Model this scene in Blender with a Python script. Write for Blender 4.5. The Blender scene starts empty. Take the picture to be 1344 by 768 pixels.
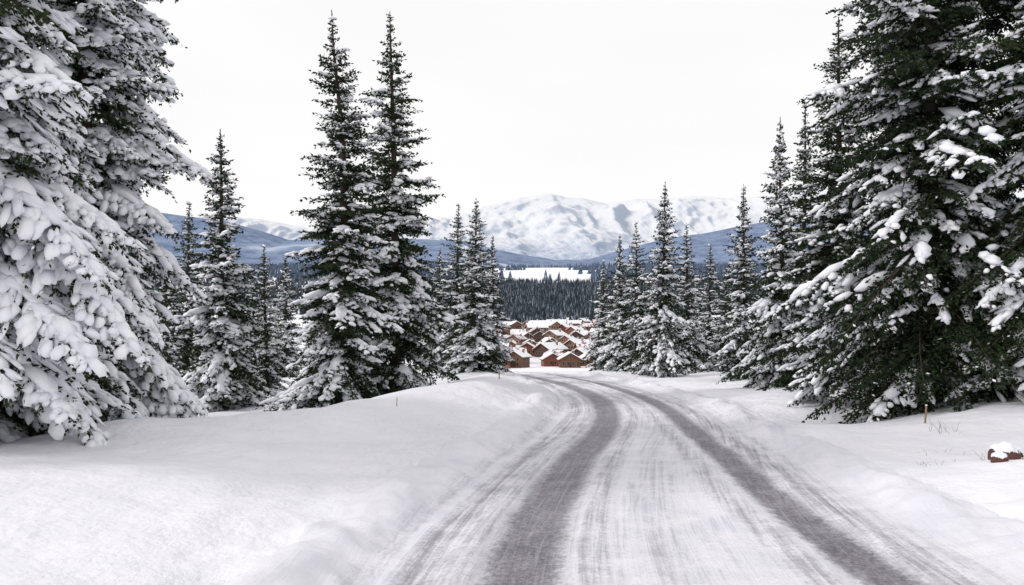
import bpy, bmesh, math, random
import numpy as np
from mathutils import Vector
random.seed(7)
rng = np.random.default_rng(11)
scene = bpy.context.scene
try:
    scene.view_settings.view_transform = 'Standard'
    scene.view_settings.look = 'None'
    scene.view_settings.exposure = 0
except Exception: pass

# ------------------------------------------------------------------ helpers
def link(ob):
    scene.collection.objects.link(ob); return ob

def mesh_from(name, parts, mats, attrs=None):
    """parts: list of (V(N,3), F(M,k), mat, smooth)"""
    vs=[];lv=[];ls=[];lt=[];mi=[];sm=[];off=0;lo=0
    for V,F,m,s in parts:
        V=np.asarray(V,dtype=np.float32).reshape(-1,3); F=np.asarray(F,dtype=np.int32)
        if len(F)==0: continue
        k=F.shape[1]; M=len(F)
        vs.append(V); lv.append((F+off).ravel())
        ls.append(lo+np.arange(M,dtype=np.int32)*k); lt.append(np.full(M,k,dtype=np.int32))
        if np.isscalar(m): mi.append(np.full(M,m,dtype=np.int32))
        else: mi.append(np.asarray(m,dtype=np.int32))
        sm.append(np.full(M,bool(s)))
        off+=len(V); lo+=M*k
    V=np.concatenate(vs); lv=np.concatenate(lv); ls=np.concatenate(ls); lt=np.concatenate(lt)
    mi=np.concatenate(mi); sm=np.concatenate(sm)
    me=bpy.data.meshes.new(name)
    me.vertices.add(len(V)); me.vertices.foreach_set('co',V.ravel())
    me.loops.add(len(lv)); me.loops.foreach_set('vertex_index',lv)
    me.polygons.add(len(ls)); me.polygons.foreach_set('loop_start',ls); me.polygons.foreach_set('loop_total',lt)
    me.polygons.foreach_set('material_index',mi); me.polygons.foreach_set('use_smooth',sm)
    for m in mats: me.materials.append(m)
    me.update(calc_edges=True)
    if attrs:
        for n,a in attrs.items():
            at=me.attributes.new(n,'FLOAT','POINT'); at.data.foreach_set('value',np.asarray(a,dtype=np.float32).ravel())
    return me

def h2(xi,yi,seed):
    n=(xi.astype(np.int64)*374761393+yi.astype(np.int64)*668265263+seed*1442695041)&0xffffffff
    n=((n^(n>>13))*1274126177)&0xffffffff
    n=n^(n>>16)
    return (n&0xffffff)/float(0xffffff)
def vnoise(x,y,seed=0):
    xi=np.floor(x);yi=np.floor(y);fx=x-xi;fy=y-yi
    fx=fx*fx*fx*(fx*(fx*6-15)+10);fy=fy*fy*fy*(fy*(fy*6-15)+10)
    a=h2(xi,yi,seed);b=h2(xi+1,yi,seed);c=h2(xi,yi+1,seed);d=h2(xi+1,yi+1,seed)
    return ((a*(1-fx)+b*fx)*(1-fy)+(c*(1-fx)+d*fx)*fy)*2-1
def fbm(x,y,oct=4,seed=0,g=.5):
    r=0;a=1;t=0
    for i in range(oct):
        r=r+a*vnoise(x*(2**i)+i*17.3,y*(2**i)-i*9.1,seed+i);t+=a;a*=g
    return r/t
def ridged(x,y,oct=5,seed=0):
    r=0;a=1;t=0
    for i in range(oct):
        r=r+a*(1-np.abs(vnoise(x*(2**i)+i*7.3,y*(2**i)-i*3.1,seed+i)));t+=a;a*=.55
    return r/t
def sstep(a,b,x):
    t=np.clip((x-a)/(b-a),0,1); return t*t*(3-2*t)

# ------------------------------------------------------------------ materials
class NB:
    def __init__(s,name):
        s.m=bpy.data.materials.new(name); s.m.use_nodes=True
        s.t=s.m.node_tree; s.n=s.t.nodes; s.b=s.n['Principled BSDF']
    def node(s,t,**kw):
        n=s.n.new(t)
        for k,v in kw.items(): setattr(n,k,v)
        return n
    def lk(s,a,b): s.t.links.new(a,b)
    def setv(s,sock,v):
        if isinstance(v,bpy.types.NodeSocket): s.lk(v,sock)
        else: sock.default_value=v
    def math(s,op,a,b=0.0,c=None,clamp=False):
        n=s.node('ShaderNodeMath',operation=op); n.use_clamp=clamp
        s.setv(n.inputs[0],a); s.setv(n.inputs[1],b)
        if c is not None: s.setv(n.inputs[2],c)
        return n.outputs[0]
    def smooth(s,x,a,b):
        n=s.node('ShaderNodeMapRange',interpolation_type='SMOOTHSTEP')
        s.setv(n.inputs['Value'],x); n.inputs['From Min'].default_value=a; n.inputs['From Max'].default_value=b
        return n.outputs['Result']
    def maprange(s,x,a,b,c,d):
        n=s.node('ShaderNodeMapRange')
        s.setv(n.inputs['Value'],x)
        for k,v in zip(['From Min','From Max','To Min','To Max'],[a,b,c,d]): n.inputs[k].default_value=v
        return n.outputs['Result']
    def mix(s,f,a,b):
        n=s.node('ShaderNodeMix',data_type='RGBA')
        s.setv(n.inputs[0],f); s.setv(n.inputs[6],a); s.setv(n.inputs[7],b); return n.outputs[2]
    def noise(s,vec,scale,detail=3,rough=.55,dist=0):
        n=s.node('ShaderNodeTexNoise'); s.lk(vec,n.inputs['Vector'])
        n.inputs['Scale'].default_value=scale; n.inputs['Detail'].default_value=detail
        n.inputs['Roughness'].default_value=rough; n.inputs['Distortion'].default_value=dist
        return n.outputs['Fac']
    def pos(s): return s.node('ShaderNodeNewGeometry').outputs['Position']
    def obj(s): return s.node('ShaderNodeTexCoord').outputs['Object']
    def attr(s,nm):
        n=s.node('ShaderNodeAttribute'); n.attribute_name=nm; return n.outputs['Fac']
    def comb(s,x,y,z=0.0):
        n=s.node('ShaderNodeCombineXYZ'); s.setv(n.inputs[0],x);s.setv(n.inputs[1],y);s.setv(n.inputs[2],z);return n.outputs[0]
    def bump(s,h,strength,dist,prev=None):
        n=s.node('ShaderNodeBump'); n.inputs['Strength'].default_value=strength; n.inputs['Distance'].default_value=dist
        s.lk(h,n.inputs['Height'])
        if prev is not None: s.lk(prev,n.inputs['Normal'])
        return n.outputs[0]
    def fin(s,col=None,rough=.8,nrm=None,spec=.3):
        if col is not None: s.setv(s.b.inputs['Base Color'],col)
        s.setv(s.b.inputs['Roughness'],rough); s.b.inputs['Specular IOR Level'].default_value=spec
        if nrm is not None: s.lk(nrm,s.b.inputs['Normal'])
        return s.m

def C(r,g,b): return (r,g,b,1)
SNOW=C(.85,.845,.885)

def mat_snow_ground():
    s=NB('snow_ground'); p=s.pos()
    c=s.noise(p,13,4,.68); a=s.noise(p,.6,3,.6)
    ro=s.attr('rough')
    col=s.mix(s.smooth(a,.35,.7),SNOW,C(.80,.80,.855))
    col=s.mix(s.math('MULTIPLY',s.smooth(c,.50,.70),ro),col,C(.64,.64,.71))
    hsum=s.math('ADD',s.math('MULTIPLY',c,s.math('ADD',.03,s.math('MULTIPLY',ro,.10))),s.math('MULTIPLY',s.noise(p,2.2,3,.6),.18))
    n=s.bump(hsum,.55,1.0)
    return s.fin(col,.75,n,.2)

def mat_road():
    s=NB('snowy_road'); p=s.pos()
    dL=s.attr('dl'); dR=s.attr('dr'); al=s.attr('al')
    wv=s.math('SUBTRACT',s.noise(p,.8,2),.5)
    wv2=s.math('SUBTRACT',s.noise(p,9,4,.8),.5)
    wob=s.math('ADD',s.math('MULTIPLY',wv,.22),s.math('MULTIPLY',wv2,.42))
    dl=s.math('ADD',dL,wob); dr=s.math('ADD',dR,wob)
    def band(x,c,hw,soft):
        d=s.math('ABSOLUTE',s.math('SUBTRACT',x,c))
        return s.math('SUBTRACT',1.0,s.smooth(d,hw-soft,hw+soft))
    st=s.noise(s.comb(s.math('MULTIPLY',dL,8),s.math('MULTIPLY',al,.20),0.0),1.6,5,.70,.3)
    patch=s.noise(p,1.4,4,.7)
    grit=s.noise(p,22,5,.85)
    m1=band(dl,0.0,.37,.15); m2=band(dr,0.02,.27,.12)
    main=s.math('MAXIMUM',m1,m2)
    f=band(dl,-.92,.19,.12)
    for x,c,hw,so,w in ((dl,.66,.14,.12,.8),(dr,.58,.22,.14,1.0),(dr,-.62,.14,.12,.8),(dl,-1.42,.09,.1,.5),(dl,1.35,.22,.25,.4),(dl,-.55,.10,.08,.7),(dr,.98,.08,.1,.5)):
        f=s.math('MAXIMUM',f,s.math('MULTIPLY',band(x,c,hw,so),w))
    sg=s.math('ADD',s.math('MULTIPLY',st,.45),s.math('ADD',s.math('MULTIPLY',grit,.35),s.math('MULTIPLY',patch,.2)))
    f=s.math('MULTIPLY',f,s.smooth(sg,.40,.58))
    f=s.math('MULTIPLY',f,.74)
    film=s.math('ADD',s.math('MULTIPLY',st,.34),s.math('ADD',s.math('MULTIPLY',patch,.22),s.math('MULTIPLY',grit,.50)))
    film=s.smooth(film,.42,.68)
    dark=s.mix(film,C(.062,.054,.066),C(.42,.39,.45))
    base=s.mix(s.smooth(patch,.3,.7),C(.84,.835,.875),C(.75,.745,.81))
    inner=s.math('SUBTRACT',1.0,s.smooth(s.math('ABSOLUTE',s.math('SUBTRACT',dL,1.4)),2.0,3.2))
    sm=s.math('MULTIPLY',s.smooth(st,.47,.66),s.smooth(patch,.36,.62))
    base=s.mix(s.math('MULTIPLY',sm,s.math('MULTIPLY',inner,.50)),base,C(.44,.42,.48))
    base=s.mix(s.math('MULTIPLY',s.smooth(grit,.53,.66),s.math('MULTIPLY',inner,.42)),base,C(.42,.405,.46))
    col=s.mix(f,base,C(.23,.215,.25))
    mm=s.math('MULTIPLY',main,s.maprange(s.smooth(st,.30,.50),0,1,.66,.96))
    col=s.mix(mm,col,dark)
    hs=s.math('ADD',s.math('MULTIPLY',st,.04),s.math('MULTIPLY',grit,.030))
    hs=s.math('ADD',hs,s.math('MULTIPLY',patch,.08))
    n=s.bump(hs,.6,1.0)
    return s.fin(col,s.maprange(mm,0,1,.8,.5),n,.3)

def mat_tree_snow():
    s=NB('branch_snow')
    g_=s.node('ShaderNodeNewGeometry').outputs['Random Per Island']
    return s.fin(s.mix(g_,C(.92,.92,.95),C(.84,.855,.91)),.8,None,.15)
def mat_needles(nm,c1,c2):
    s=NB(nm)
    g_=s.node('ShaderNodeNewGeometry').outputs['Random Per Island']
    col=s.mix(g_,c1,c2)
    oi=s.node('ShaderNodeObjectInfo').outputs['Random']
    col=s.mix(s.math('MULTIPLY',oi,.3),col,C(.014,.022,.018))
    return s.fin(col,.65,None,.12)
def mat_bark():
    s=NB('bark'); p=s.obj()
    v=s.noise(p,6,3,.7); col=s.mix(v,C(.035,.025,.02),C(.11,.085,.07))
    return s.fin(col,.9,None,.1)
M_GSNOW=mat_snow_ground(); M_ROAD=mat_road(); M_TSNOW=mat_tree_snow(); M_BARK=mat_bark()
M_NEED=mat_needles('fir_needles',C(.011,.022,.009),C(.038,.056,.019))
M_NEED2=mat_needles('frosted_needles',C(.14,.16,.16),C(.38,.41,.45))
TM=[M_BARK,M_NEED,M_TSNOW,M_NEED2]

def simple(nm,col,rough=.7,scale=5,var=.3,bs=.3,bd=.02):
    s=NB(nm); p=s.obj(); v=s.noise(p,scale,3,.6)
    c2=tuple(c*(1-var) for c in col[:3])+(1,)
    return s.fin(s.mix(v,c2,col),rough,s.bump(v,bs,bd) if bs>0 else None)

# ------------------------------------------------------------------ terrain
Lp=np.array([(-.55,-12),(-.5,-4),(-.35,2),(-.2,4),(.05,7),(.24,8.84),(.55,10.9),(1.2,14.4),(2.1,18.5),(2.75,23),(2.97,28),(2.55,34),(1.6,39.5),(.2,45.5),(-2,52),(-6,60),(-14,70),(-26,80)],float)
Rp=np.array([(3.3,-12),(3.3,-4),(3.28,2),(3.3,4),(3.36,7),(3.44,8.84),(3.52,10.9),(3.85,14.4),(4.15,18.5),(4.55,22.8),(4.65,28),(4.15,35),(3.05,41),(1.6,47.3),(-.6,54.4),(-5,63),(-13.4,73.4),(-25.6,83.5)],float)
def catmull(P,n):
    P=np.vstack([2*P[0]-P[1],P,2*P[-1]-P[-2]]); out=[]
    for i in range(1,len(P)-2):
        t=np.linspace(0,1,n,endpoint=False)[:,None]
        p0,p1,p2,p3=P[i-1],P[i],P[i+1],P[i+2]
        out.append(.5*((2*p1)+(-p0+p2)*t+(2*p0-5*p1+4*p2-p3)*t*t+(-p0+3*p1-3*p2+p3)*t**3))
    out.append(P[-2][None]); return np.vstack(out)
Lc=catmull(Lp,30); Rc=catmull(Rp,30)
def xL(y): return np.interp(y,Lc[:,1],Lc[:,0])
def xR(y): return np.interp(y,Rc[:,1],Rc[:,0])
VY=[-1e5,42,50,60,80,120,200,300,420,520,620,800,1000,1120,1400,1900,2200,3000,20000]
VZ=[0,0,-.13,-.66,-2.6,-5.6,-8.2,-9.0,-1.5,7.5,17.5,44,70,86,116,160,168,168,168]
def valley(y):
    z=np.interp(y,VY,VZ)
    q=np.clip(y-42,0,18); zz=-(q**2)/490.
    return np.where(y<60,zz,z)
WCY=[-20,2,7,11,13.6,15.7,18.4,22,28.6,36,50]; WCV=[9.5,9.2,8.6,7.7,6.8,5.9,5.0,4.4,3.8,3.4,3.2]
def height(x,y,detail=True):
    x=np.asarray(x,float); y=np.asarray(y,float)
    z=valley(y)
    yy=np.clip(y,-20,60)
    wl=xL(yy)-x; wr=x-xR(yy)
    fade=1-sstep(40,56,y)
    wc=np.interp(yy,WCY,WCV)
    bh=.72-.27*sstep(24,42,y)
    q=np.clip((wl-1.3)/(wc-1.3),0,1)
    up=.5*sstep(0,1,q)+.5*q**.7
    down=sstep(0,1,(wl-wc)/5.0)
    z=z+fade*bh*(up*(wl<wc)+(wl>=wc)*(1-1.45*down))
    z=z+fade*.13*np.exp(-((wl-1.95)/.40)**2)*(1+1.5*fbm(x*.9,y*.9,3,40))
    z=z+fade*.13*np.exp(-((wr-1.6)/.34)**2)*(1+1.5*fbm(x*.9,y*.9,3,41))
    rb=np.where(wr>1.3,.18*sstep(1.2,2.6,wr)+.085*np.clip(wr-2.0,0,12),0)
    far=1-sstep(22,34,y)
    z=z+rb*(.15+.85*far)*fade
    z=z-fade*.28*np.exp(-(((x-8.6)/1.6)**2+((y-19.5)/2.5)**2))
    side=np.clip(np.abs(x-1)-(12+.10*y),0,250)*.10*sstep(10,60,y)*(1-sstep(350,900,y))
    z=z+side
    if detail:
        off=sstep(1.4,3.5,np.maximum(wl,wr))
        z=z+off*(.18*fbm(x*.3,y*.3,3,3)+.06*fbm(x*1.0,y*1.0,3,5))*(1-sstep(150,300,y))
        ch=sstep(1.0,1.5,wl)*(1-sstep(2.4,4.4,wl))+ .8*sstep(.9,1.5,wr)*(1-sstep(1.9,3.0,wr))
        z=z+fade*ch*.09*fbm(x*2.4,y*2.4,3,9)
        z=z+sstep(150,500,y)*(1.6*fbm(x/60,y/60,3,21))*(1-sstep(900,1100,y))+sstep(1200,1500,y)*6*fbm(x/300,y/300,3,22)
    return z
def roughmask(x,y):
    yy=np.clip(y,-20,60); wl=xL(yy)-x; wr=x-xR(yy)
    ch=sstep(1.0,1.5,wl)*(1-sstep(2.3,4.6,wl))+.7*sstep(.9,1.5,wr)*(1-sstep(1.9,3.0,wr))
    return np.clip(ch*(.5+1.0*fbm(x*.5,y*.5,3,33))*(1-sstep(40,60,y)),0,1)

def axis(lo,hi,step,gr,lim0,lim1):
    a=list(np.arange(lo,hi+1e-6,step)); s=step
    while a[-1]<lim1: s*=gr; a.append(a[-1]+s)
    s=step; b=[]; c=lo
    while c>lim0: s*=gr; c-=s; b.append(c)
    return np.array(b[::-1]+a)
xs=axis(-11,13,.10,1.045,-9000,9000); ys=axis(3,34,.10,1.03,-300,12000)
X,Y=np.meshgrid(xs,ys)
Z=height(X,Y)
yy=np.clip(Y,-12,79)
inside=np.clip(np.minimum(X-(xL(yy)-2.1),(xR(yy)+1.9)-X),-1,1)
Z=Z-.09*sstep(0,.3,inside)*(Y<50)*(Y>-11)
def grid_faces(nr,nc):
    i=np.arange(nr*nc).reshape(nr,nc)
    return np.stack([i[:-1,:-1],i[:-1,1:],i[1:,1:],i[1:,:-1]],-1).reshape(-1,4)
me=mesh_from('snowy_ground',[(np.stack([X,Y,Z],-1).reshape(-1,3),grid_faces(*X.shape),0,True)],[M_GSNOW],{'rough':roughmask(X,Y)})
link(bpy.data.objects.new('snowy_ground',me))

# road strip
nper=34
L2=catmull(Lp,nper);R2=catmull(Rp,nper)
D=R2-L2; SP=np.linalg.norm(D,axis=1)[:,None]; Dn=D/SP
latL=np.linspace(-2.6,0,48,endpoint=False); latM=np.linspace(0,1,54,endpoint=False); latR=np.linspace(0,2.4,44)
nL,nM,nR=len(latL),len(latM),len(latR)
offs=np.concatenate([np.broadcast_to(latL,(len(L2),nL)),SP*latM[None],SP+latR[None]],1)
PX=L2[:,0:1]+Dn[:,0:1]*offs; PY=L2[:,1:2]+Dn[:,1:2]*offs
dl=offs; dr=offs-SP
al=np.concatenate([[0],np.cumsum(np.linalg.norm(np.diff((L2+R2)/2,axis=0),axis=1))])[:,None]*np.ones_like(offs)
Zr=height(PX,PY)+.012
def g(d,c,w): return np.exp(-((d-c)/w)**2)
Zr-=.045*g(dl,0,.38)+.04*g(dr,0,.3)
Zr+=.028*(g(dl,.58,.13)+g(dl,-.6,.14)+g(dr,-.46,.12)+g(dr,.5,.13))*(1+.8*fbm(dl*3,al*1.5,3,66))
Zr-=.016*(g(dl,-.98,.15)+g(dr,.65,.12)+g(dl,-1.42,.1))
Zr+=.018*fbm(dl*4.5,al*.5,3,61)*(1-sstep(1.2,2.2,np.maximum(-dl,dr)))
edge=np.minimum(offs+2.6,2.4-dr)
Zr-=.10*(1-sstep(0,.35,edge))
me=mesh_from('road',[(np.stack([PX,PY,Zr],-1).reshape(-1,3),grid_faces(*PX.shape),0,True)],[M_ROAD],{'dl':dl,'dr':dr,'al':al})
link(bpy.data.objects.new('road',me))

# ------------------------------------------------------------------ fir trees
def icos(sub):
    bm=bmesh.new(); bmesh.ops.create_icosphere(bm,subdivisions=sub,radius=1)
    V=np.array([v.co[:] for v in bm.verts]); F=np.array([[v.index for v in f.verts] for f in bm.faces]); bm.free()
    return V,F
ICO={1:icos(1),2:icos(2)}
def nrm(v): return v/np.maximum(np.linalg.norm(v,axis=-1,keepdims=True),1e-9)
def blobs(Cn,Dr,Sz,sub,jit,r):
    V,F=ICO[sub]; n=len(Cn)
    ex=nrm(Dr); ey=nrm(np.cross(np.array([0,0,1.]),ex)); ez=np.cross(ex,ey)
    T=V[None]*(1+jit*r.uniform(-1,1,(n,len(V),1)))
    T=T.copy(); T[:,:,2]=np.where(T[:,:,2]<0,T[:,:,2]*.45,T[:,:,2])
    T=T*Sz[:,None,:]
    P=Cn[:,None,:]+T[...,0:1]*ex[:,None]+T[...,1:2]*ey[:,None]+T[...,2:3]*ez[:,None]
    Fa=(F[None]+(np.arange(n)*len(V))[:,None,None]).reshape(-1,3)
    return P.reshape(-1,3),Fa

def make_tree(name,H,R,seed,gap=.28,nbr=7,snow=.6,snow_top=.4,sp=.04,tl=.10,tw=.022,tsp=.09,sub=1,
              prof=.85,pad=1.0,base=.04,droop=.25,frost=.12,topthin=.5,clump=.8):
    r=np.random.default_rng(seed)
    TP=[];TD=[];TLn=[]; BC=[];BD=[];BS=[]; tubV=[];tubF=[];to=0
    nz=24; ns=10; zz=np.linspace(-.6,H,nz); rad=.012*H*(1-np.clip(zz/H,0,1))**.8+.010
    bend=.02*H*np.stack([vnoise(zz*.15,zz*0+seed,seed),vnoise(zz*.15,zz*0+seed+5,seed+1)],-1)*np.clip(zz/H,0,1)[:,None]
    an=np.linspace(0,2*np.pi,ns,endpoint=False)
    TV=np.stack([bend[:,0:1]+rad[:,None]*np.cos(an),bend[:,1:2]+rad[:,None]*np.sin(an),zz[:,None]+0*an],-1).reshape(-1,3)
    idx=np.arange(nz*ns).reshape(nz,ns); nx=np.roll(idx,-1,1)
    TF=np.stack([idx[:-1],nx[:-1],nx[1:],idx[1:]],-1).reshape(-1,4)
    z=base*H
    azc=r.uniform(0,6.28,6)
    while z<H-.25:
        t=(H-z)/H
        env=R*(t**prof)*min(1,.35+t/.14*.65)*(1-.25*max(0,(t-.9)/.1))
        n=max(4,int(nbr*(topthin+(1-topthin)*min(1,t*1.6))+r.uniform(-1,1)))
        a0=r.uniform(0,6.28)
        wh=r.uniform(.72,1.12)
        for k in range(n):
            az=a0+k*6.283/n+r.uniform(-.4,.4)
            lump=1+.20*math.sin(az*2+azc[0]+z*.7)*math.sin(z*1.1+azc[1])+.15*math.sin(az*3+azc[2]-z*1.7)
            L=max(.07,env*wh*lump*r.uniform(.6,1.2))
            zb=z+r.uniform(-.4,.4)*gap
            bx=np.interp(zb,zz,bend[:,0]);by=np.interp(zb,zz,bend[:,1])
            s0=.70-1.0*min(1,t*1.35)+r.uniform(-.18,.18)
            dr_=droop*(.35+.65*t)*r.uniform(.6,1.4)
            ca,sa=math.cos(az),math.sin(az)
            def cur(s):
                s=np.asarray(s); rr=L*s*(1-.06*s)
                zc=zb+L*(s0*s-(dr_+.30*max(0,s0))*s**2+.18*s**3)
                side=.05*L*np.sin(s*3+az*5)
                return np.stack([bx+rr*ca-side*sa,by+rr*sa+side*ca,zc],-1)
            ss=np.linspace(0,1,6); P=cur(ss)
            br=np.linspace(.012*L+.006,.004,6)
            tv=[]
            for q in range(3):
                aq=q*2.094; tv.append(P+np.stack([-sa*math.cos(aq)*br,ca*math.cos(aq)*br,math.sin(aq)*br],-1))
            tv=np.stack(tv,1).reshape(-1,3); ii=np.arange(18).reshape(6,3);nn=np.roll(ii,-1,1)
            tubV.append(tv); tubF.append(np.stack([ii[:-1],nn[:-1],nn[1:],ii[1:]],-1).reshape(-1,4)+to); to+=18
            nt=int(L/tsp)+2
            s=np.clip(np.linspace(.10,1,nt)+r.uniform(-.4,.4,nt)/nt,.03,1)
            s=np.concatenate([s,s]); sd=np.concatenate([np.ones(nt),-np.ones(nt)])
            p=cur(s); tg=nrm(cur(s+.02)-cur(s-.02))
            sv=np.array([-sa,ca,0.])[None]*sd[:,None]
            ang=np.radians(r.uniform(34,60,2*nt))[:,None]
            d=nrm(tg*np.cos(ang)+sv*np.sin(ang)+np.array([0,0,1.])[None]*r.uniform(-.42,.10,(2*nt,1)))
            l=(.05+.42*L*(1-s)**.75*np.minimum(1,.35+s/.25))*r.uniform(.6,1.25,2*nt); l=np.minimum(l,.9)
            TP.append(p);TD.append(d);TLn.append(l)
            na_=max(2,int(L/.3))
            TP.append(cur(np.linspace(.2,.98,na_))); TD.append(np.repeat(nrm(cur(.9)-cur(.7))[None],na_,0)); TLn.append(np.full(na_,min(.24,.35*L)))
            # snow pads, gathered in clumps over the crown
            cl=.5+.5*math.sin(az*2.3+azc[3]+1.9*z)*math.sin(2.3*z/ (1+.04*H)+azc[4]+az)
            sn=(snow*t**.5+snow_top*(1-t**.5))*r.uniform(.45,1.35)*(1-clump*.5+clump*cl)
            if r.random()<sn+.2:
                na=max(1,int(L/.13)); sa_=r.uniform(.25,1.0,na); sa_=sa_[r.random(na)<min(1,sn+.2)]
                if len(sa_):
                    w=(.034+.054*np.sqrt(L)*(1.15-sa_))*pad*r.uniform(.6,1.5,len(sa_))
                    pc=cur(sa_); pc[:,2]+=.3*w+.01; pc+=r.normal(0,.02,pc.shape)
                    BC.append(pc);BD.append(nrm(cur(sa_+.05)-cur(sa_-.05)+r.normal(0,.1,pc.shape)*.1))
                    BS.append(np.stack([w*r.uniform(1.2,2.4,len(sa_)),w,w*r.uniform(.5,.85,len(sa_))],-1))
                for rep in range(2):
                    kp=(r.random(2*nt)<sn*.95)&(l>.09)&(s>.22)
                    if kp.any():
                        k_=kp.sum(); w=(.024+.042*r.random(k_))*pad*np.minimum(1.3,.6+l[kp]*1.2)
                        u=(r.uniform(.15,.5,k_) if rep==0 else r.uniform(.5,.95,k_))[:,None]
                        pc=p[kp]+d[kp]*l[kp][:,None]*u; pc[:,2]+=.35*w-.22*l[kp]*u[:,0]**2
                        dd=d[kp].copy(); dd[:,2]-=.25
                        BC.append(pc);BD.append(nrm(dd));BS.append(np.stack([np.maximum(l[kp]*r.uniform(.17,.36,k_),w),w,w*r.uniform(.5,.9,k_)],-1))
        z+=gap*(.62+.38*t)*r.uniform(.7,1.3)
    TP.append(np.array([[bend[-1,0],bend[-1,1],H-.35]]));TD.append(np.array([[0,0,1.]]));TLn.append(np.array([.4]))
    TP=np.concatenate(TP);TD=np.concatenate(TD);TLn=np.concatenate(TLn)
    cnt=np.maximum(2,np.ceil(TLn/sp).astype(int))
    ti=np.repeat(np.arange(len(TP)),cnt); N=len(ti)
    u=r.uniform(0,1,N)[:,None]
    l=TLn[ti][:,None]
    b=TP[ti]+TD[ti]*l*u; b[:,2]-=(.22*l*u**2)[:,0]
    dd=TD[ti].copy(); dd[:,2]-=(.35*u)[:,0]*.6
    rd=nrm(r.normal(size=(N,3))); rd[:,2]*=.7
    d=nrm(dd*.75+rd*.75)
    hz=np.clip((H-b[:,2:3])/(.12*H),.45,1)
    ln=tl*r.uniform(.6,1.3,(N,1))*(1.1-.3*u)*hz
    sdv=nrm(np.cross(d,nrm(r.normal(size=(N,3)))))*tw*r.uniform(.7,1.3,(N,1))
    mid=b+d*ln*.45
    V=np.stack([b,mid+sdv,b+d*ln,mid-sdv],1).reshape(-1,3)
    F=np.arange(4*N).reshape(N,4)
    tm=np.where(r.random(N)<frost,np.where(r.random(N)<.5,2,3),1)
    parts=[(TV,TF,0,True),(np.concatenate(tubV),np.concatenate(tubF),0,True),(V,F,tm,False)]
    if BC:
        bc=np.concatenate(BC);bd=np.concatenate(BD);bs=np.concatenate(BS)
        bd[:,2]=np.clip(bd[:,2],-.8,.8)
        BV,BF=blobs(bc,bd,bs,sub,.28,r)
        parts.append((BV,BF,2,True))
    return mesh_from(name,parts,TM)

VAR={}
def var(k,H,R,seed,**kw): VAR[k]=(make_tree('fir_'+k,H,R,seed,**kw),H,R)
var('near',13,2.8,1,gap=.27,nbr=9,snow=.98,snow_top=.9,sp=.040,tl=.09,tw=.019,tsp=.085,pad=1.45,prof=.45,base=.01,droop=.58,frost=.08,clump=.6)
var('near2',14,2.2,2,gap=.28,nbr=9,snow=.95,snow_top=.88,sp=.042,tl=.095,tw=.020,tsp=.09,pad=1.45,prof=.42,base=.02,droop=.58,frost=.08,clump=.7)
var('tall',13,2.2,3,gap=.35,nbr=9,snow=.60,snow_top=.07,sp=.047,tl=.12,tw=.026,tsp=.10,pad=1.65,prof=.85,base=.05,droop=.38,frost=.02,topthin=.33,clump=1.1)
var('tall2',13,2.2,4,gap=.35,nbr=9,snow=.48,snow_top=.06,sp=.047,tl=.12,tw=.026,tsp=.10,pad=1.65,prof=.8,base=.05,droop=.40,frost=.02,topthin=.33,clump=1.1)
var('mid',9,1.7,5,gap=.27,nbr=8,snow=.74,snow_top=.45,sp=.055,tl=.12,tw=.026,tsp=.11,pad=1.45,prof=.9,base=.02,droop=.38,frost=.05,clump=1)
var('mid2',9,1.6,6,gap=.28,nbr=8,snow=.64,snow_top=.38,sp=.055,tl=.12,tw=.026,tsp=.11,pad=1.45,prof=.95,base=.03,droop=.34,frost=.05,clump=1)
var('mid3',10,1.6,7,gap=.30,nbr=7,snow=.54,snow_top=.3,sp=.055,tl=.12,tw=.026,tsp=.11,pad=1.4,prof=.9,base=.03,droop=.4,frost=.05,clump=1)
var('dark',16.5,3.1,8,gap=.33,nbr=9,snow=.38,snow_top=.24,sp=.046,tl=.115,tw=.023,tsp=.10,pad=1.55,prof=.50,base=.02,droop=.48,frost=.02,clump=1.1)
var('far',9,1.5,9,gap=.38,nbr=6,snow=.7,snow_top=.45,sp=.12,tl=.2,tw=.05,tsp=.17,pad=1.8,prof=.9,base=.02,droop=.3,frost=.10)
var('far2',9,1.4,10,gap=.40,nbr=6,snow=.6,snow_top=.4,sp=.12,tl=.2,tw=.05,tsp=.17,pad=1.8,prof=.95,base=.02,droop=.3,frost=.10)

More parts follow.
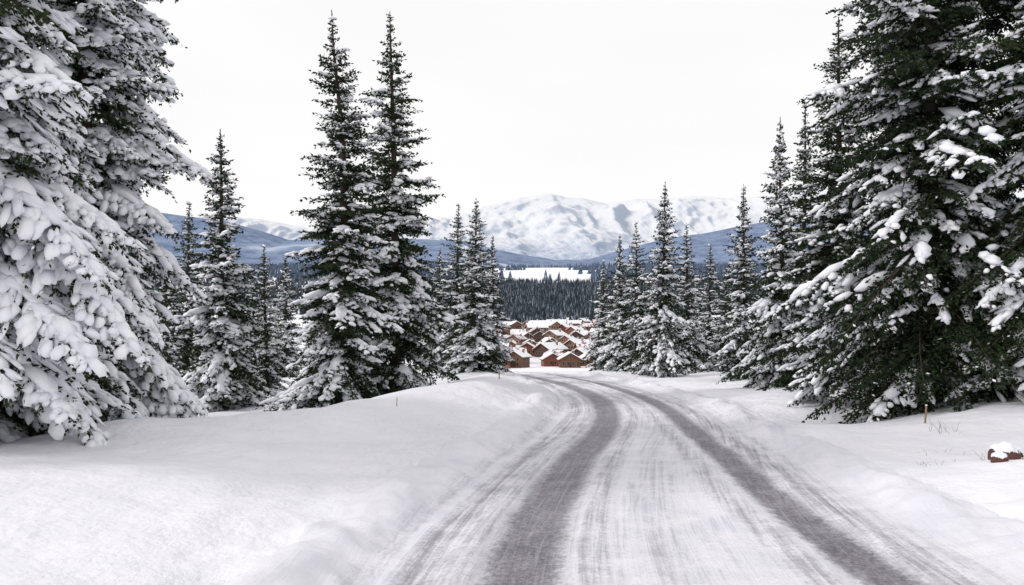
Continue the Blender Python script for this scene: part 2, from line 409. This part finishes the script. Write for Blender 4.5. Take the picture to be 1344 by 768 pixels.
def place(k,x,y,ztop,R,rot=None):
    me,H,R0=VAR[k]
    zg=float(height(x,y))-.05
    ob=link(bpy.data.objects.new('fir_tree',me))
    ob.location=(x,y,zg); s=R/R0
    ob.scale=(s,s,(ztop-zg)/H)
    ob.rotation_euler=(0,0,random.uniform(0,6.28) if rot is None else rot)
    return ob
TREES=[
('near',-8.4,12.2,15,3.0),('near2',-8.9,16.4,16.5,2.55),('near2',-12.5,14.8,17,2.8),
('mid',-10.2,28,9.5,2.1),('tall',-5.4,25,12.5,2.45),('tall2',-4.07,28,13.6,2.5),
('mid2',-1.72,36,8.4,1.75),('mid3',-2.75,40,8.8,1.6),('mid2',-.96,41,7.4,1.25),('mid3',-11.1,36,6.3,1.5),
('mid3',-13.9,34,7.9,1.7),('mid2',-12.8,45,6.9,1.6),('mid',-3.9,43,6.9,1.5),('mid2',-10.6,22.5,6.6,1.5),('mid',-7.4,33,6.0,1.5),
('mid',7.9,42,10.3,1.9),('mid3',7.2,46,8.8,1.6),('mid2',6.7,50,8.6,1.5),('mid3',6.0,53,7.2,1.4),('mid3',10.2,46,8.7,1.7),
('mid3',12.4,50,7.9,1.5),('mid2',11.1,38,9.4,1.65),('mid',10.2,30,10.4,1.8),('mid3',12.0,33,11.8,2.0),('tall2',11.0,27,12.9,2.6),
('dark',10.5,20,19,3.5),('dark',13.0,18.5,19,3.4),('dark',12.6,23.5,17,3.0)]
for i,(k,x,y,zt,R) in enumerate(TREES): place(k,x,y,zt,R,rot=(i*2.399)%6.283)

roadpts=(Lc+Rc)/2
n=0; tries=0; used=[(t[1],t[2]) for t in TREES]
while n<140 and tries<6000:
    tries+=1
    y=random.uniform(30,160)
    sd=random.choice((-1,1))
    x=(-.10*y-6-random.random()**1.3*(.55*y+8)) if sd<0 else (.14*y+5+random.random()**1.3*(.6*y+8))
    if np.min(np.hypot(roadpts[:,0]-x,roadpts[:,1]-y))<4: continue
    if min(math.hypot(a-x,b-y) for a,b in used)<2.3: continue
    used.append((x,y)); n+=1
    h=random.uniform(5.5,8.5)
    place(random.choice(('far','far2')),x,y,float(height(x,y))+h,random.uniform(1.1,1.6))

# distant forest mass on the valley side (one object)
def low_tree_parts(px,py,pz,h,r,sf=.16):
    n=len(px); K=8; layers=[(0.0,.55,1.0),(.25,.8,.7),(.5,1.0,.42)]
    Vs=[];Fs=[];ms=[];off=0
    for zb,zt,rr in layers:
        an=np.linspace(0,2*np.pi,K,endpoint=False)[None]+rng.uniform(0,6,(n,1))
        rad=r[:,None]*rr*rng.uniform(.5,1.15,(n,K))
        bx=px[:,None]+rad*np.cos(an);by=py[:,None]+rad*np.sin(an);bz=pz[:,None]+h[:,None]*(zb+rng.uniform(-.04,.06,(n,K)))
        ring=np.stack([bx,by,bz],-1); top=np.stack([px,py,pz+h*zt],-1)[:,None]
        V=np.concatenate([ring,top],1).reshape(-1,3)
        k=np.arange(K); F=np.stack([k,(k+1)%K,np.full(K,K)],-1)
        F=(F[None]+(np.arange(n)*(K+1))[:,None,None]).reshape(-1,3)
        Vs.append(V);Fs.append(F+off);off+=len(V)
        ms.append((rng.random(len(F))<sf).astype(int))
    return np.concatenate(Vs),np.concatenate(Fs),np.concatenate(ms)
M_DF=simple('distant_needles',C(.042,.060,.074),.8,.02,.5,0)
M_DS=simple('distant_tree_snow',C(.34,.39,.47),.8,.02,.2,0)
px=np.concatenate([rng.uniform(-150,260,15000),rng.uniform(-620,680,9000)])
py=np.concatenate([rng.uniform(548,1010,15000),rng.uniform(560,1010,9000)])
lim=930+50*fbm(px/70,px*0+3,3,55)+60*sstep(60,130,np.abs(px-45))
pz=height(px,py)
keep=(fbm(px/30,py/30,3,77)>-.40)&(py<lim)
px,py,pz=px[keep],py[keep],pz[keep]
hh=rng.uniform(5.5,11.5,len(px)); rr=hh*rng.uniform(.15,.22,len(px))
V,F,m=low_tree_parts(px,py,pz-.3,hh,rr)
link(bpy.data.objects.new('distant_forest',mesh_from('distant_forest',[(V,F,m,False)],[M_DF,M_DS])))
M_DF2=simple('far_belt_needles',C(.095,.13,.20),.8,.01,.3,0)  # belt needles and snow tinted blue to stand for haze over distance
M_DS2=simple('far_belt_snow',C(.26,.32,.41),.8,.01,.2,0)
px=rng.uniform(-1500,1700,24000);py=rng.uniform(990,2100,24000)
edge_l=-.028*py-22+60*fbm(py/220,px*0,3,91); edge_r=.112*py+20+70*fbm(py/200,px*0+7,3,92)
keep=(px<edge_l)|(px>edge_r)|(py>1950+60*fbm(px/200,px*0,3,93))|(fbm(px/60,py/110,3,94)>.36)
px,py=px[keep],py[keep]; pz=height(px,py)
hh=rng.uniform(9,16,len(px));rr=hh*.3
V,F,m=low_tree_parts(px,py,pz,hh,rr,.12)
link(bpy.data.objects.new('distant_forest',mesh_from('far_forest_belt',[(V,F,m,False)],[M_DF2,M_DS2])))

# ------------------------------------------------------------------ hills and mountains
def ridge_obj(name,ry,depth,back,ux,uz,amp,sc,mat,seed,nx=420,ny=150,x0=-6000,x1=6500,zbase=100,pw=1.1,rj=.03,top=.12):
    x=np.linspace(x0,x1,nx); t=np.linspace(-back,1,ny)
    Xm,T=np.meshgrid(x,t)
    Ym=ry-T*depth
    rid=np.interp(Xm,ux,uz)
    rid=rid*(1+rj*fbm(Xm/500,Xm*0+seed,5,seed,.55))
    tt=np.clip(np.abs(T),0,1)
    Zm=zbase+(rid-zbase)*(1-tt)**pw
    rg=ridged(Xm/sc+.35*fbm(Xm/sc,Ym/sc,3,seed+5),Ym/(sc*2.0),6,seed)-.62
    Zm=Zm+amp*rg*np.minimum(1,top+tt*2.6)*(1-tt**3)
    return link(bpy.data.objects.new(name,mesh_from(name,[(np.stack([Xm,Ym,Zm],-1).reshape(-1,3),grid_faces(ny,nx),0,True)],[mat])))
def mat_hill():
    s=NB('forested_hill'); p=s.pos()
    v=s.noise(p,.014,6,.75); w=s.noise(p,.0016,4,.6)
    c=s.mix(s.smooth(v,.38,.62),C(.13,.175,.28),C(.23,.29,.41))  # blue aerial haze is baked into these forest colours
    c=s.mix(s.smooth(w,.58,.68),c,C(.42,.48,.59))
    return s.fin(c,.9,None,.05)
def mat_mtn():
    s=NB('snowy_mountain'); p=s.pos()
    g_=s.node('ShaderNodeNewGeometry'); sx=s.node('ShaderNodeSeparateXYZ'); s.lk(g_.outputs['Normal'],sx.inputs[0])
    px_=s.node('ShaderNodeSeparateXYZ'); s.lk(p,px_.inputs[0])
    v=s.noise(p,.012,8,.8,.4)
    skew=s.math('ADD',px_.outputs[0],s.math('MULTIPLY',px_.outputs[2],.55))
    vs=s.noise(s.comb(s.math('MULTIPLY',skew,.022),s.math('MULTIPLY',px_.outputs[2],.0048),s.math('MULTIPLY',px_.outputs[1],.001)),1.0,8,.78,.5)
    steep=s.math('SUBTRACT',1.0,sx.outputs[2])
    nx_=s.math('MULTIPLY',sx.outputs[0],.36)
    rock=s.smooth(s.math('ADD',nx_,s.math('ADD',s.math('MULTIPLY',steep,.8),s.math('ADD',s.math('MULTIPLY',v,.35),s.math('MULTIPLY',vs,.60)))),.54,.82)  # mask grows with steepness, noise and right-facing normals
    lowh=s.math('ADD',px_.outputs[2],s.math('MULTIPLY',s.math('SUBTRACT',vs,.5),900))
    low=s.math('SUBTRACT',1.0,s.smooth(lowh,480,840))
    c=s.mix(rock,C(.70,.715,.75),C(.42,.475,.57))  # bluish distance haze painted into the mountain tones, here and on the lower slopes
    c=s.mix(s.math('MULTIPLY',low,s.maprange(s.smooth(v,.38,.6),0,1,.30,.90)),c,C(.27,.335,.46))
    return s.fin(c,.9,None,.05)
def pr(dist,lst):
    return [a*dist/1045 for a,_ in lst],[2.2+b*dist/1045 for _,b in lst]
# skylines as (bearing, elevation) pairs converted to metres at the range of each ridge
hx,hz=pr(3900,[(-1500,150),(-900,170),(-472,162),(-372,148),(-292,124),(-72,126),(8,108),(60,98),(100,99),(140,110),(228,132),(328,148),(428,170),(900,190),(1500,160)])
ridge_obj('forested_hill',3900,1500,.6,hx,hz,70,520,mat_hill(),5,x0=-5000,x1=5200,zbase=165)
mx,mz=pr(7600,[(-1300,150),(-900,180),(-472,156),(-332,152),(-252,138),(-100,150),(-72,156),(-32,169),(8,178),(48,185),(88,183),(124,176),(160,181),(198,178),(248,182),(290,178),(328,180),(428,196),(800,200),(1300,160)])
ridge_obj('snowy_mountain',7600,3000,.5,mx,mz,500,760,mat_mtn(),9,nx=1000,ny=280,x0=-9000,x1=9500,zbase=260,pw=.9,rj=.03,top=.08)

# ------------------------------------------------------------------ village
def boxp(x0,x1,y0,y1,z0,z1):
    V=np.array([(x,y,z) for z in (z0,z1) for y in (y0,y1) for x in (x0,x1)],float)
    F=np.array([(0,2,3,1),(4,5,7,6),(0,1,5,4),(2,6,7,3),(0,4,6,2),(1,3,7,5)]); return V,F
def chevron(w,l,z0,z1,th):
    pts=[(-w,z0),(0,z1),(w,z0),(w,z0+th),(0,z1+th*1.1),(-w,z0+th)]
    V=np.array([(x,y,z) for y in (-l,l) for x,z in pts])
    F=[(0,1,4,5),(1,2,3,4),(6,11,10,7),(7,10,9,8)]
    for i in range(6):
        j=(i+1)%6; F.append((i,i+6,j+6,j))
    return V,np.array(F)
walls=[simple('timber_wall_red',C(.26,.080,.055),.8,2),simple('timber_wall_brown',C(.18,.090,.058),.8,2),simple('timber_wall_orange',C(.33,.155,.085),.8,2),simple('timber_wall_dark',C(.095,.055,.045),.8,2),simple('timber_wall_tan',C(.30,.19,.13),.8,2)]
M_RW=simple('roof_wood',C(.15,.070,.055),.8,2); M_RS=simple('roof_snow',C(.84,.85,.88),.8,.6,.05)
s=NB('patchy_roof_snow'); p=s.obj(); v=s.noise(p,.55,4,.7)
M_RS2=s.fin(s.mix(s.smooth(v,.46,.58),C(.80,.80,.84),C(.24,.105,.08)),.8)
M_GL=simple('window_glass',C(.03,.035,.045),.2,2); M_FR=simple('window_frame',C(.40,.30,.22),.7,3); M_ST=simple('chimney_stone',C(.25,.2,.18),.9,4); M_DO=simple('door_wood',C(.10,.05,.035),.7,3)
HV=[]
for vi,(w,l,h,g_) in enumerate([(4.2,5.5,3.2,2.4),(3.6,4.6,4.6,2.2),(4.6,6.5,3.4,2.6),(3.2,4.0,2.8,1.9),(4.4,6.2,4.8,2.5)]):
    V,F=boxp(-w,w,-l,l,-3,h)
    GV=np.array([(-w,-l,h),(w,-l,h),(0,-l,h+g_),(-w,l,h),(w,l,h),(0,l,h+g_)]);GF=np.array([(0,1,2),(4,3,5)])
    W=[(V,F),(GV,GF)]
    ov=.8; zz0=h-ov*g_/w
    roof=chevron(w+ov,l+.9,zz0+.03,h+g_+.03,.30); snow=chevron(w+ov-.05,l+.85,zz0+.36,h+g_+.36,.40)
    win=[];fr=[]
    rows=[1.0]+([3.0] if h>4 else [])
    for z0 in rows:
        for sy in (-1,1):
            for x in np.arange(-w+1.3,w-.8,2.0):
                if z0<2 and abs(x)<.7 and sy<0: continue
                y=sy*l; fr.append(boxp(x-.55,x+.55,min(y,y+sy*.06),max(y,y+sy*.06),z0-.08,z0+1.28))
                win.append(boxp(x-.45,x+.45,min(y,y+sy*.09),max(y,y+sy*.09),z0,z0+1.2))
        for sx in (-1,1):
            for y in np.arange(-l+1.4,l-.8,2.3):
                x=sx*w; fr.append(boxp(min(x,x+sx*.06),max(x,x+sx*.06),y-.55,y+.55,z0-.08,z0+1.28))
                win.append(boxp(min(x,x+sx*.09),max(x,x+sx*.09),y-.45,y+.45,z0,z0+1.2))
    fr.append(boxp(-.5,.5,-l-.06,-l,h+.2,h+1.2)); win.append(boxp(-.4,.4,-l-.09,-l,h+.3,h+1.1))
    door=boxp(-.5,.5,-l-.08,-l,-.1,2.05)
    ch=[boxp(w*.35,w*.35+.8,l*.3,l*.3+.8,h,h+g_+1.2)]; chs=[boxp(w*.35-.06,w*.35+.86,l*.3-.06,l*.3+.86,h+g_+1.2,h+g_+1.5)]
    mk=lambda nm,ps,m: mesh_from(nm,[(a,b,0,False) for a,b in ps],[m])
    base=[('roof',mk('roof',[roof],M_RW)),('windows',mk('windows',win,M_GL)),('window_frames',mk('frames',fr,M_FR)),('door',mk('door',[door],M_DO)),('chimney',mk('chimney',ch,M_ST)),('chimney_snow',mk('chimney_snow',chs,M_RS))]
    for wi,sm_ in ((vi,M_RS),((vi+2)%5,M_RS2),((vi+1)%5,M_RS)):
        HV.append((max(w,l),[('walls',mk('walls',W,walls[wi])),('roof_snow',mk('roof_snow',[snow],sm_))]+base))
placed=[];n=0;tries=0
while n<125 and tries<12000:
    tries+=1
    y=random.uniform(258,540); x=random.uniform(-.012*y-22,.115*y+26)
    rad,parts=random.choice(HV); s=random.uniform(.62,.88)
    rad*=s
    if any(math.hypot(a-x,b-y)<(rad+r2)*.95 for a,b,r2 in placed): continue
    placed.append((x,y,rad));n+=1
    e=link(bpy.data.objects.new('wooden_house',None)); e.location=(x,y,float(height(x,y))+.2); e.rotation_euler=(0,0,random.choice((0,0,.5,-.6,1.1,1.57))+random.uniform(-.2,.2))
    e.scale=(s,s,s)
    for nm,m in parts:
        o=link(bpy.data.objects.new(nm,m)); o.parent=e
k=0
while k<34:
    y=random.uniform(300,545); x=random.uniform(-.03*y-20,.13*y+30)
    if any(math.hypot(a-x,b-y)<r2+1.2 for a,b,r2 in placed): continue
    k+=1; place(random.choice(('far','far2')),x,y,float(height(x,y))+random.uniform(3.5,7),random.uniform(.9,1.4))

# ------------------------------------------------------------------ stakes, rocks, twigs
M_WOOD=simple('stake_wood',C(.36,.22,.11),.8,12)
M_ROCK=simple('red_rock',C(.15,.068,.056),.9,6,.5,.8,.05)
def stake(x,y,h,r=.022,tilt=.05):
    z=float(height(x,y)); ns=8; a=np.linspace(0,2*np.pi,ns,endpoint=False)
    rings=[(-.3,r),(h*.5,r*.95),(h-.03,r*.9),(h,r*.4)]
    V=np.concatenate([np.stack([rr*np.cos(a),rr*np.sin(a),0*a+zz],-1) for zz,rr in rings])
    i=np.arange(4*ns).reshape(4,ns);nx=np.roll(i,-1,1)
    F=np.stack([i[:-1],nx[:-1],nx[1:],i[1:]],-1).reshape(-1,4)
    cv,cf=ICO[1]
    cap=(cv*np.array([r*1.3,r*1.3,r*.8])+np.array([0,0,h+.005]))
    o=link(bpy.data.objects.new('wooden_stake',mesh_from('wooden_stake',[(V,F,0,True),(cap,cf,1,True)],[M_WOOD,M_TSNOW])))
    o.location=(x,y,z); o.rotation_euler=(tilt,tilt*.7,0)
stake(8.3,16.0,.36,.02); stake(-2.55,17.6,.2,.009,.1); stake(-.45,28,.34,.018,.02)
def rock(x,y,sx,sy,sz,seed):
    bm=bmesh.new(); bmesh.ops.create_icosphere(bm,subdivisions=4,radius=1)
    V=np.array([v.co[:] for v in bm.verts]);F=np.array([[v.index for v in f.verts] for f in bm.faces]);bm.free()
    n=V*(1+.34*fbm(V[:,0:1]*1.5+seed,V[:,1:2]*1.5+V[:,2:3],4,seed)+.12*ridged(V[:,0:1]*3,V[:,2:3]*3+V[:,1:2]*2,3,seed))
    n=n*np.array([sx,sy,sz])
    cap=n*np.array([1.03,1.03,1.10])+np.array([0,0,.015])
    nz_=V[F].mean(1)
    fc=F[(nz_[:,2]+.35*fbm(nz_[:,0]*3,nz_[:,1]*3,3,seed+2)>.42)]
    o=link(bpy.data.objects.new('rock',mesh_from('rock',[(n,F,0,False),(cap,fc,1,True)],[M_ROCK,M_TSNOW])))
    o.location=(x,y,float(height(x,y))+sz*.15); o.rotation_euler=(0,0,seed)
rock(7.5,12.1,.20,.18,.17,3); rock(7.15,11.7,.10,.11,.10,5); rock(7.9,12.6,.16,.15,.12,8)
def twigs(x,y,n,hmax,seed):
    r=random.Random(seed);V=[];F=[]
    for i in range(n):
        bx,by=r.uniform(-.35,.35),r.uniform(-.25,.25); az=r.uniform(0,6.28); h=r.uniform(.3,1)*hmax; w=.0035
        p=Vector((bx,by,-.05)); d=Vector((math.cos(az)*.5,math.sin(az)*.5,1)).normalized()
        for sgm in range(4):
            q=p+d*h/4; b=len(V); w2=w*.8
            for c,ww in ((p,w),(q,w2)):
                for k in range(3): V.append((c.x+ww*math.cos(k*2.09),c.y+ww*math.sin(k*2.09),c.z))
            for k in range(3): F.append((b+k,b+(k+1)%3,b+3+(k+1)%3,b+3+k))
            p=q; d=(d+Vector((r.uniform(-.5,.5),r.uniform(-.5,.5),r.uniform(-.2,.1)))).normalized(); w=w2
    o=link(bpy.data.objects.new('dry_twigs',mesh_from('dry_twigs',[(np.array(V),np.array(F),0,False)],[M_BARK])))
    o.location=(x,y,float(height(x,y)))
twigs(6.6,12.2,14,.18,1); twigs(7.4,12.0,28,.32,2); twigs(8.2,15.2,20,.34,3); twigs(7.3,13.5,10,.15,5)

# ------------------------------------------------------------------ light, sky, camera
EL=math.radians(36); SR=math.radians(262)
w=bpy.data.worlds.new('World'); scene.world=w; w.use_nodes=True
nt=w.node_tree; N=nt.nodes; bg=N['Background']
sky=N.new('ShaderNodeTexSky'); sky.sky_type='NISHITA'; sky.sun_disc=False; sky.sun_elevation=EL; sky.sun_rotation=SR
sky.dust_density=3; sky.air_density=1.0
tc=N.new('ShaderNodeTexCoord'); nz=N.new('ShaderNodeTexNoise'); nz.inputs['Scale'].default_value=1.6; nz.inputs['Detail'].default_value=3
mp=N.new('ShaderNodeMapping'); mp.inputs['Scale'].default_value=(1,1,3.5)
nt.links.new(tc.outputs['Generated'],mp.inputs[0]); nt.links.new(mp.outputs[0],nz.inputs['Vector'])
cr=N.new('ShaderNodeValToRGB'); cr.color_ramp.elements[0].position=.3; cr.color_ramp.elements[0].color=(9.15,9.05,9.1,1); cr.color_ramp.elements[1].position=.65; cr.color_ramp.elements[1].color=(9.75,9.6,9.65,1)
nt.links.new(nz.outputs['Fac'],cr.inputs[0])
mx_=N.new('ShaderNodeMix'); mx_.data_type='RGBA'; mx_.inputs[0].default_value=.95
nt.links.new(sky.outputs[0],mx_.inputs[6]); nt.links.new(cr.outputs[0],mx_.inputs[7])
nt.links.new(mx_.outputs[2],bg.inputs[0]); bg.inputs[1].default_value=.1075
sl=bpy.data.lights.new('sun','SUN'); sl.energy=1.5; sl.angle=math.radians(12); sl.color=(1,.975,.95)
so=link(bpy.data.objects.new('sun',sl))
dirv=Vector((math.sin(SR)*math.cos(EL),math.cos(SR)*math.cos(EL),math.sin(EL)))
so.rotation_euler=dirv.to_track_quat('Z','Y').to_euler(); so.location=(-20,-20,30)
cd=bpy.data.cameras.new('camera'); cam=link(bpy.data.objects.new('camera',cd))
cd.lens=28; cd.sensor_width=36; cd.shift_y=56/1344; cd.clip_end=30000; cd.clip_start=.05
cam.location=(0,0,2.2); cam.rotation_euler=(math.radians(90),0,0)
scene.camera=cam
